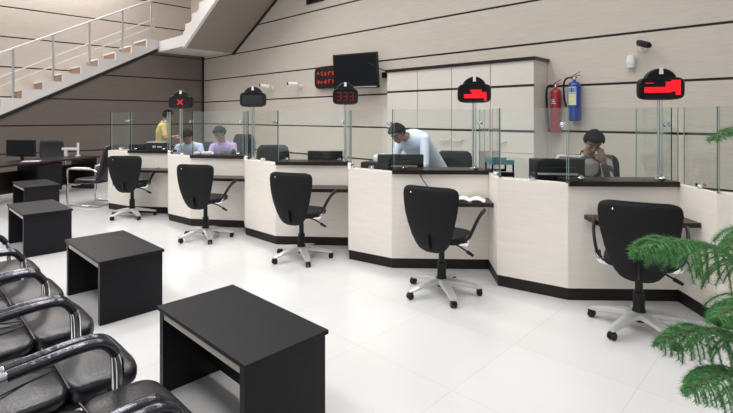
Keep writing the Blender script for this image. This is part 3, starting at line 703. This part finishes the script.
bm = BM(); box(bm, -.20, .20, -.13, .13, 0, .35, .02); obj('housing', bm, plast_m, o, True)
bm = BM(); cushion(bm, .03, 0, .10, .09, .352, .43, .02, 3); obj('white_hopper', bm, whiteg_m, o, True)
A, B, C, D, b, inw, c, wn, L = counters[4]
q = A+inw*.60+b*.165; q.z = .761
o = thing('letter_tray', 'teal and black letter tray holding papers behind the glass near the striped shirt', 'tray', q, math.atan2(b.y, b.x)+PI/2)
for z in (.12, .25, .38):
    bm = BM(); box(bm, -.17, .17, -.12, .12, z, z+.012, .004); box(bm, -.17, -.158, -.12, .12, z, z+.05); box(bm, .158, .17, -.12, .12, z, z+.05); box(bm, -.17, .17, .108, .12, z, z+.05); tr = obj('shelf', bm, plast_m if z < .3 else teal_m, o)
    bm = BM(); box(bm, -.14, .14, -.11, .09, z+.0125, z+.022); obj('paper', bm, paper_m, tr)
for sx in (-.16, .16):
    for sy in (-.11, .11):
        bm = BM(); box(bm, sx-.008, sx+.008, sy-.008, sy+.008, 0, .38); obj('post', bm, plast_m, o)
# papers, pen on the writing shelf of the fourth counter
A, B, C, D, b, inw, c, wn, L = counters[3]
q = B+b*(L*.78)-inw*.15; q.z = .7755
o = thing('open_booklet', 'open white booklet lying on the dark writing shelf', 'booklet', q, math.atan2(b.y, b.x)-.2)
for s in (-1, 1):
    bm = BM(); rings = []
    for i in range(7):
        t = i/6; z = .006+.03*math.sin(PI*min(1, t*1.15))*.8
        rings.append([(s*t*.16, -.10, z), (s*t*.16, .10, z), (s*t*.16, .10, max(.0005, z-.010)), (s*t*.16, -.10, max(.0005, z-.010))])
    loft(bm, rings); obj('page', bm, paper_m, o)
q = B+b*(L*.47)-inw*.10; q.z = .7755
bm = BM(); box(bm, -.10, .10, -.07, .07, 0, .006); o = obj('paper_slip', bm, paper_m, loc=q); o.rotation_euler.z = .9; tag(o, 'white slip of paper beside the booklet on the dark shelf', 'paper')
q = B+b*(L*.42)-inw*.06; q.z = .7755
o = thing('pen_holder', 'pen holder with a cord rising to the worktop, on the shelf with papers', 'pen holder', q)
bm = BM(); lathe(bm, [(.035, 0), (.035, .02), (.018, .035), (.012, .07)], 14); obj('socket', bm, whiteg_m, o, True)
e = B+b*(L*.26)-inw*.028-q; e.z = 1.085-q.z
bm = BM(); tube(bm, smooth_path([(0, 0, .06), (e.x*.6-inw.x*.05, e.y*.6-inw.y*.05, .19), (e.x, e.y, e.z)]), .005, 6); obj('cord', bm, plast_m, o, True)

# ------------------------------------------------------------------ people
def cap(bm, a, b, ra, rb, n=14):
    a, b = V(a), V(b); d = (b-a).normalized(); s = d.orthogonal().normalized(); u = d.cross(s); rings = []
    for i in range(5):
        t = PI/2*(i/4*.96+.04); rings.append([a-d*ra*math.cos(t)+(s*math.cos(2*PI*k/n)+u*math.sin(2*PI*k/n))*ra*math.sin(t) for k in range(n)])
    for i in range(1, 5):
        t = PI/2*(1-i/4*.96); 
        rings.append([b+d*rb*math.cos(t)+(s*math.cos(2*PI*k/n)+u*math.sin(2*PI*k/n))*rb*math.sin(t) for k in range(n)])
    loft(bm, rings)
def torso(bm, pts, lat, n=20):                  # pts: (centre, half width, half depth)
    rings = []; N = len(pts)
    for i, (c_, w, d) in enumerate(pts):
        t = (V(pts[min(i+1, N-1)][0])-V(pts[max(i-1, 0)][0])).normalized(); s = (lat-t*lat.dot(t)).normalized(); f = t.cross(s)
        rings.append([V(c_)+s*math.cos(2*PI*k/n)*w+f*math.sin(2*PI*k/n)*d for k in range(n)])
    loft(bm, rings)
def hand(bm, wr, d, palm_n, side):              # wrist, pointing direction, palm normal, +1 / -1 thumb side
    d = V(d).normalized(); pn = (V(palm_n)-d*V(palm_n).dot(d)).normalized(); s = d.cross(pn).normalized()*side
    for k in range(4): cap(bm, wr+s*(.026-.017*k)+d*.015, wr+s*(.030-.020*k)+d*.085, .013, .012, 8)
    cap(bm, wr-d*.02, wr+d*.05, .024, .026, 10)
    for k, ln in enumerate((.068, .076, .070, .055)):
        b0 = wr+s*(.030-.020*k)+d*.088; b1 = b0+(d+pn*.25).normalized()*ln*.5; b2 = b1+(d+pn*.9).normalized()*ln*.3; b3 = b2+(d*.6+pn).normalized()*ln*.25
        cap(bm, b0, b1, .0095, .009, 8); cap(bm, b1, b2, .009, .0085, 8); cap(bm, b2, b3, .0085, .0075, 8)
    t0_ = wr+s*.026+d*.022; t1 = t0_+(s*.75+d*.6+pn*.25).normalized()*.042; t2 = t1+(d+s*.25+pn*.35).normalized()*.032
    cap(bm, t0_, t1, .013, .011, 8); cap(bm, t1, t2, .011, .009, 8)
def person(label, J, face, shirt_m, long_sleeves=True, moustache=False, bulk=0.):
    root = thing('person', label, 'person', (J['hip'].x, J['hip'].y, 0))
    O = V(root.location); j = {k: V(v)-O for k, v in J.items()}
    lat = (j['shL']-j['shR']).normalized(); hipw = V((lat.x, lat.y, 0)).normalized()
    neck, chest, hip, hc = j['neck'], j['chest'], j['hip'], j['head']
    f = V(face).normalized(); up = (hc-neck); up = up-f*up.dot(f)
    up = up.normalized() if up.length > .03 else (V((0, 0, 1))-f*f.z).normalized()
    up = (up+(V((0, 0, 1))-f*f.z).normalized()*1.2).normalized(); up = (up-f*up.dot(f)).normalized(); sx = f.cross(up).normalized()
    HM = M((sx, f, up)).transposed().to_4x4(); HM.translation = hc
    waist = hip.lerp(chest, .45)
    def trunk(bm, g):
        torso(bm, [(hip-(waist-hip).normalized()*.09, .11+g, .08+g), (hip, .165+g, .115+g), (waist, .150+g+bulk, .105+g+bulk), (chest, .178+g+bulk, .118+g+bulk), (chest.lerp(neck, .55), .165+g+bulk, .095+g+bulk), (chest.lerp(neck, .85), .09+g, .065+g)], lat)
    legs = {}
    for s, S in ((1, 'L'), (-1, 'R')):
        hj = hip+hipw*.09*s-V((0, 0, .02)); legs[S] = (hj, j.get('knee'+S, hj*1), j.get('ank'+S, hj*1))
    bm = BM(); trunk(bm, 0); cap(bm, chest.lerp(neck, .7), hc-up*.06-f*.02, .060, .055)
    for S, s in (('L', 1), ('R', -1)):
        sh, el, wr = j['sh'+S], j['el'+S], j['wr'+S]
        cap(bm, chest.lerp(sh, .3)+(neck-chest)*.3, sh, .065, .055); cap(bm, sh, el, .050, .039); cap(bm, el, wr, .039, .026)
        hd = (wr-el).normalized()
        hand(bm, wr+hd*.015, hd, V((0, 0, -1)) if abs(hd.z) < .8 else -f, s if True else -s)
        hj, kn, an = legs[S]; cap(bm, hj, kn, .078, .054); cap(bm, kn, an, .052, .036)
    # head: cranium, jaw, nose, brow, ears, lips
    ell(bm, HM @ V((0, -.012, .030)), (.074, .092, .085), HM.to_3x3().to_4x4()); ell(bm, HM @ V((0, .012, -.035)), (.060, .070, .075), HM.to_3x3().to_4x4())
    ell(bm, HM @ V((0, .050, -.085)), (.034, .030, .024), HM.to_3x3().to_4x4())
    cap(bm, HM @ V((0, .083, .020)), HM @ V((0, .104, -.022)), .010, .014, 8); ell(bm, HM @ V((0, .092, -.030)), (.018, .014, .010), HM.to_3x3().to_4x4())
    cap(bm, HM @ V((-.042, .070, .030)), HM @ V((.042, .070, .030)), .012, .012, 8); cap(bm, HM @ V((-.018, .082, -.056)), HM @ V((.018, .082, -.056)), .008, .008, 8)
    for s in (-1, 1): ell(bm, HM @ V((s*.076, -.008, -.005)), (.011, .020, .032), HM.to_3x3().to_4x4()); ell(bm, HM @ V((s*.040, .056, -.018)), (.022, .018, .018), HM.to_3x3().to_4x4())
    body = remeshed('body', bm, .0075, skin_m, root, 3)
    for s in (-1, 1):
        bm = BM(); ell(bm, HM @ V((s*.030, .073, .010)), (.0105, .009, .0055), HM.to_3x3().to_4x4()); ey = obj('eye', bm, eye_m, body, 'all')
        bm = BM(); ell(bm, HM @ V((s*.030, .082, .009)), (.0065, .003, .006), HM.to_3x3().to_4x4()); obj('iris', bm, hair_m, ey, 'all')
        bm = BM(); tube(bm, smooth_path([HM @ V((s*.012, .087, .030)), HM @ V((s*.030, .085, .036)), HM @ V((s*.050, .070, .030))], 4), .005, 6); obj('eyebrow', bm, hair_m, body, 'all')
    if moustache:
        bm = BM(); tube(bm, smooth_path([HM @ V((-.030, .078, -.052)), HM @ V((0, .092, -.044)), HM @ V((.030, .078, -.052))], 4), .007, 6); obj('moustache', bm, hair_m, body, 'all')
    bm = BM(); bmesh.ops.create_uvsphere(bm, u_segments=36, v_segments=22, radius=1)
    bmesh.ops.delete(bm, geom=[v for v in bm.verts if (v.co.y > .55 and v.co.z < .30) or v.co.z < -.72 or (v.co.z < -.05 and v.co.y > .15)], context='VERTS')
    for v in bm.verts:
        k = 1+.05*noise.noise(v.co*5); v.co = HM @ V((v.co.x*.091*k, -.014+v.co.y*.112*k, .034+v.co.z*.110*k))
    r = bmesh.ops.solidify(bm, geom=bm.faces[:], thickness=.016); obj('hair', bm, hair_m, body, 'all')
    # shirt
    bm = BM(); trunk(bm, .014)
    for S in 'LR':
        sh, el, wr = j['sh'+S], j['el'+S], j['wr'+S]
        cap(bm, chest.lerp(sh, .3)+(neck-chest)*.3, sh, .079, .069)
        if long_sleeves: cap(bm, sh, el, .066, .054); cap(bm, el, el.lerp(wr, .94), .054, .040)
        else: cap(bm, sh, sh.lerp(el, .72), .068, .060)
    sh_o = remeshed('shirt', bm, .010, shirt_m, root, 6)
    bm = BM(); nb = chest.lerp(neck, .86); ax = (hc-nb).normalized(); s1 = ax.cross(lat).normalized()
    cb = [nb+lat*math.cos(2*PI*k/18)*.072+s1*math.sin(2*PI*k/18)*.068 for k in range(18)]
    loft(bm, [[p-ax*.02 for p in cb], [p+ax*.025+(p-nb)*-.04 for p in cb], [p+ax*.02+(p-nb)*.1 for p in cb], [p-ax*.02+(p-nb)*.12 for p in cb]]); obj('collar', bm, shirt_m, sh_o, 'all')
    bm = BM(); torso(bm, [(hip-(waist-hip).normalized()*.13, .10, .09), (hip, .184, .136), (hip.lerp(waist, .25), .178, .13)], lat)
    for S in 'LR':
        hj, kn, an = legs[S]; cap(bm, hj, kn, .096, .070); cap(bm, kn, kn.lerp(an, .95), .068, .060)
    remeshed('trousers', bm, .012, trous_m, root, 6)
    ff = V((f.x, f.y, 0)).normalized()
    for S in 'LR':
        an = legs[S][2]; bm = BM(); b0 = V((an.x, an.y, 0)); s1 = V((-ff.y, ff.x, 0)); rings = []
        for t, w, h_ in ((-.075, .028, .075), (-.05, .042, .09), (.03, .045, .085), (.10, .050, .055), (.16, .046, .045), (.195, .026, .03)):
            rings.append([b0+ff*t+s1*x*w+V((0, 0, .001+(z+1)*h_/2)) for x, z in sup(1, 1, 0, 14, 3)])
        loft(bm, rings); obj('shoe', bm, shoe_m, root, 'all')
    return root
def seated(J, bodydir):                         # knees forward, feet down
    d = V(bodydir); d.z = 0; d.normalize(); l = V((-d.y, d.x, 0)); h = J['hip']
    for S, s in (('L', 1), ('R', -1)):
        J['knee'+S] = h+d*.40+l*s*.13+V((0, 0, -.01)); k = J['knee'+S]; J['ank'+S] = V((k.x-d.x*.04, k.y-d.y*.04, .09))
    return J
def standing(J, bodydir):
    d = V(bodydir); d.z = 0; d.normalize(); l = V((-d.y, d.x, 0)); h = J['hip']
    for S, s in (('L', 1), ('R', -1)):
        J['knee'+S] = V((h.x+d.x*.03+l.x*s*.10, h.y+d.y*.03+l.y*s*.10, h.z*.53)); J['ank'+S] = V((h.x-d.x*.02+l.x*s*.11, h.y-d.y*.02+l.y*s*.11, .09))
    return J
yellow_s = mat('yellow_shirt', (.62, .49, .20), .85, vary=(12, (1, 1, 1), .12))
blue_s   = mat('pale_blue_shirt', (.52, .60, .78), .85)
lilac_s  = mat('lilac_shirt', (.44, .36, .62), .85)
sky_s    = mat('light_blue_shirt', (.74, .82, .97), .85)
strip_s  = stripes('striped_shirt', (.07, .066, .065), (.45, .42, .40), 5)
# standing in yellow at the far end
D1 = 9.8
person('person in a yellow short-sleeved shirt standing behind the X sign counter', standing(dict(hip=pd(161.5, 152, D1), chest=pd(162.5, 131, D1), neck=pd(164.5, 121.5, D1), head=pd(168, 116.2, D1),
       shR=pd(163, 126.5, D1-.19), shL=pd(165, 126, D1+.19), elR=pd(165.5, 138.5, D1-.26), elL=pd(168, 138, D1+.2), wrR=pd(174.5, 136.5, D1-.22), wrL=pd(177, 138, D1+.12)), cdir(.9, .2, 0)), cdir(.85, .25, -.35), yellow_s, False)
# hunched over in pale blue
D2 = 8.45
h = flo(194, D2+.38); h.z = .56
person('person in a pale blue shirt hunched over the desk beneath the X sign', seated(dict(hip=h, chest=pd(190.5, 150.5, D2+.1), neck=pd(188, 142, D2-.02), head=pd(186.5, 136.5, D2-.10),
       shL=pd(199.5, 146.5, D2+.05), shR=pd(178.5, 147.5, D2+.02), elL=pd(203, 160, D2-.05), elR=pd(174.5, 160, D2-.12), wrL=pd(194, 164.5, D2-.3), wrR=pd(182, 164.5, D2-.32)), cdir(-.2, -1, 0)), cdir(-.15, -.6, -.75), blue_s)
# seated in lilac
D3 = 8.2
h = flo(230, D3+.33); h.z = .56
person('person in a lilac shirt seated with head bowed behind the unlit sign counter', seated(dict(hip=h, chest=pd(225, 152, D3+.1), neck=pd(222, 141, D3), head=pd(219.5, 134, D3-.06),
       shL=pd(233, 146, D3+.04), shR=pd(213.5, 147, D3+.04), elL=pd(235, 161, D3-.06), elR=pd(208, 160, D3-.08), wrL=pd(226, 165.5, D3-.27), wrR=pd(213, 165, D3-.30)), cdir(-.35, -.9, 0)), cdir(-.35, -.75, -.5), lilac_s)
# standing and bending in light blue
D4 = 6.0
person('person in a light blue shirt bending over a monitor before the tall cabinets', standing(dict(hip=pd(437, 172, D4+.42), chest=pd(415, 141.5, D4+.13), neck=pd(405.5, 136.5, D4), head=pd(397.5, 134, D4-.08),
       shL=pd(424.5, 139.5, D4-.04), shR=pd(400, 142, D4+.22), elL=pd(425, 165, D4-.18), elR=pd(393, 163, D4+.08), wrL=pd(411, 178, D4-.32), wrR=pd(392, 178, D4-.12)), cdir(-.7, -.6, 0)), cdir(-.5, -.62, -.62), sky_s, bulk=.03)
# seated in stripes
D5 = 5.1
h = flo(592, D5+.30); h.z = .60
person('person in a grey striped shirt seated with chin on hand behind a monitor', seated(dict(hip=h, chest=pd(585, 169, D5+.10), neck=pd(588, 152, D5+.04), head=pd(593.5, 142.5, D5-.06),
       shL=pd(606, 159, D5+.10), shR=pd(560, 159.5, D5+.05), elL=pd(610, 193, D5-.08), elR=pd(553, 188, D5-.06), wrL=pd(603.5, 163.5, D5-.12), wrR=pd(574, 199, D5-.24)), cdir(-.3, -.9, 0)), cdir(-.22, -.72, -.62), strip_s, bulk=.015)

# ------------------------------------------------------------------ pine in a pot
tp = W((800-CX)/FPX*1.85, 1.85); tp = V((tp[0], tp[1], 0))
pl = thing('norfolk_pine', 'potted pine with drooping feathery green branches', 'plant', tp)
bm = BM(); lathe(bm, [(.13, 0), (.15, .01), (.185, .33), (.20, .34), (.20, .38), (.175, .38), (.17, .33), (.01, .33)], 28); obj('pot', bm, pot_m, pl, True)
bm = BM(); lathe(bm, [(.168, .325), (.15, .352), (.01, .36)], 20); obj('soil', bm, soil_m, pl)
bm = BM(); tube(bm, smooth_path([(0, 0, .33), (.01, 0, .8), (-.01, .01, 1.3), (0, 0, 1.85)]), .022, 10, r1=.008); obj('trunk', bm, bark_m, pl, True)
def needle(bm, p, d, L, r):
    s = d.orthogonal().normalized(); u = d.cross(s); q = p+d*L
    a = [bm.verts.new(p+(s*math.cos(t)+u*math.sin(t))*r) for t in (0, 2.1, 4.2)]; m = bm.verts.new(q)
    for i in range(3): bm.faces.new((a[i], a[(i+1) % 3], m))
def branch(pts, blen, droop, seed):
    rnd = random.Random(seed)
    P = smooth_path([V(p)-tp for p in pts], 14); bm = BM(); tube(bm, P, .009, 6, r1=.0035); br = obj('branch', bm, bark_m, pl, True)
    bm = BM(); N = len(P); tot = sum((P[i+1]-P[i]).length for i in range(N-1)); n = int(tot/.0105)
    for i in range(n):
        t = i/n; k = min(N-2, int(t*(N-1))); fr = t*(N-1)-k; p = P[k].lerp(P[k+1], fr); ax = (P[k+1]-P[k]).normalized()
        side = V((-ax.y, ax.x, 0)).normalized()*(1 if i % 2 else -1)
        L = blen*(.16+.84*min(1, (1-t)*2.6))*rnd.uniform(.8, 1.12)
        q = [p]; d = (side*rnd.uniform(.35, .75)+ax*.32+V((0, 0, rnd.uniform(-.1, .35)))).normalized(); m = 9
        for s in range(m):
            q.append(q[-1]+d*L/m); d = (d+V((0, 0, -droop))+V((rnd.uniform(-.05, .05), rnd.uniform(-.05, .05), 0))).normalized()
        tube(bm, q, .0032, 4, r1=.0016)
        cnt = int(L/.0016)
        for s in range(cnt):
            u = s/cnt*(m-1e-3); a = int(u); pp = q[a].lerp(q[a+1], u-a); dd = (q[a+1]-q[a]).normalized()
            o_ = dd.orthogonal().normalized(); ang = s*2.4+rnd.random(); rad = (o_*math.cos(ang)+dd.cross(o_)*math.sin(ang))
            needle(bm, pp, (rad+dd*.8).normalized(), rnd.uniform(.015, .024), .0012)
    for s in range(int(tot/.002)):
        t = s/int(tot/.002); k = min(N-2, int(t*(N-1))); pp = P[k].lerp(P[k+1], t*(N-1)-k); dd = (P[k+1]-P[k]).normalized(); o_ = dd.orthogonal().normalized(); ang = s*2.4
        needle(bm, pp, (o_*math.cos(ang)+dd.cross(o_)*math.sin(ang)+dd*.6).normalized(), .013, .0012)
    obj('needles', bm, needle_m, br)
TR = lambda z: tp+V((0, 0, z))
branch([TR(1.18), pd(752, 262, 1.80), pd(712, 247, 1.76), pd(670, 243, 1.72), pd(638, 251, 1.68)], .20, .24, 1)
branch([TR(.88), pd(760, 342, 1.78), pd(726, 333, 1.72), pd(692, 331, 1.66), pd(660, 343, 1.62)], .18, .26, 2)
branch([TR(.78), pd(770, 392, 1.72), pd(738, 374, 1.60), pd(712, 378, 1.52), pd(692, 392, 1.48)], .15, .26, 3)
branch([TR(1.30), pd(775, 228, 1.72), pd(750, 232, 1.60), pd(728, 247, 1.52)], .13, .26, 4)
branch([TR(1.05), pd(775, 300, 1.70), pd(745, 302, 1.55), pd(716, 318, 1.46)], .15, .25, 5)
branch([TR(1.62), pd(775, 118, 1.80), pd(740, 128, 1.76), pd(711, 140, 1.72)], .085, .12, 6)
branch([TR(1.45), W(1.9, 2.2)+(1.5,), W(2.1, 2.4)+(1.42,)], .14, .25, 7)
branch([TR(1.0), W(2.0, 1.7)+(1.05,), W(2.25, 1.6)+(.92,)], .16, .25, 8)

# ------------------------------------------------------------------ light
def area(name, x, y, z, sx, sy, p, col=(1, .98, .96), rot=(0, 0, 0)):
    l = bpy.data.lights.new(name, 'AREA'); l.shape = 'RECTANGLE'; l.size = sx; l.size_y = sy; l.energy = p; l.color = col
    o = bpy.data.objects.new(name, l); COL.objects.link(o); o.location = (x, y, z); o.rotation_euler = rot; return o
for x in (-10.0, -7.2, -4.4, -1.6, 1.2):
    for y in (-1.0, 1.8, 4.6):
        e = {-10.0: 50, -7.2: 66, -4.4: 60, -1.6: 46, 1.2: 22}[x]
        area('ceiling_light', x, y, H-.05, 1.2, 1.2, e).data.spread = R_(140)
area('front_fill', -2.5, -3.3, 2.6, 8, 4, 90, (.93, .97, 1), (R_(90), 0, 0))  # added cool fill from behind the camera; no window is built there
area('stairwell_fill', -14.95, 2.2, H-.05, .7, 5.5, 215, (1, .96, .95))  # added light lifting the upper stair wall, standing in for upstairs daylight
w = bpy.data.worlds.new('world'); bpy.context.scene.world = w; w.use_nodes = True
w.node_tree.nodes['Background'].inputs[0].default_value = (.95, .97, 1, 1); w.node_tree.nodes['Background'].inputs[1].default_value = .30

# ------------------------------------------------------------------ camera
cam = bpy.data.cameras.new('camera'); co = bpy.data.objects.new('camera', cam); COL.objects.link(co)
co.location = (0, 0, EYE); co.rotation_euler = (PI/2, 0, YAW-PI/2)
cam.sensor_fit = 'HORIZONTAL'; cam.sensor_width = 36; cam.lens = 36*FPX/733
cam.shift_y = -(206.5-HORIZ)/733; cam.clip_start = .05
sc = bpy.context.scene; sc.camera = co
sc.view_settings.view_transform = 'Standard'; sc.view_settings.look = 'None'; sc.view_settings.gamma = 1; sc.view_settings.use_curve_mapping = False
sc.view_settings.exposure = .0
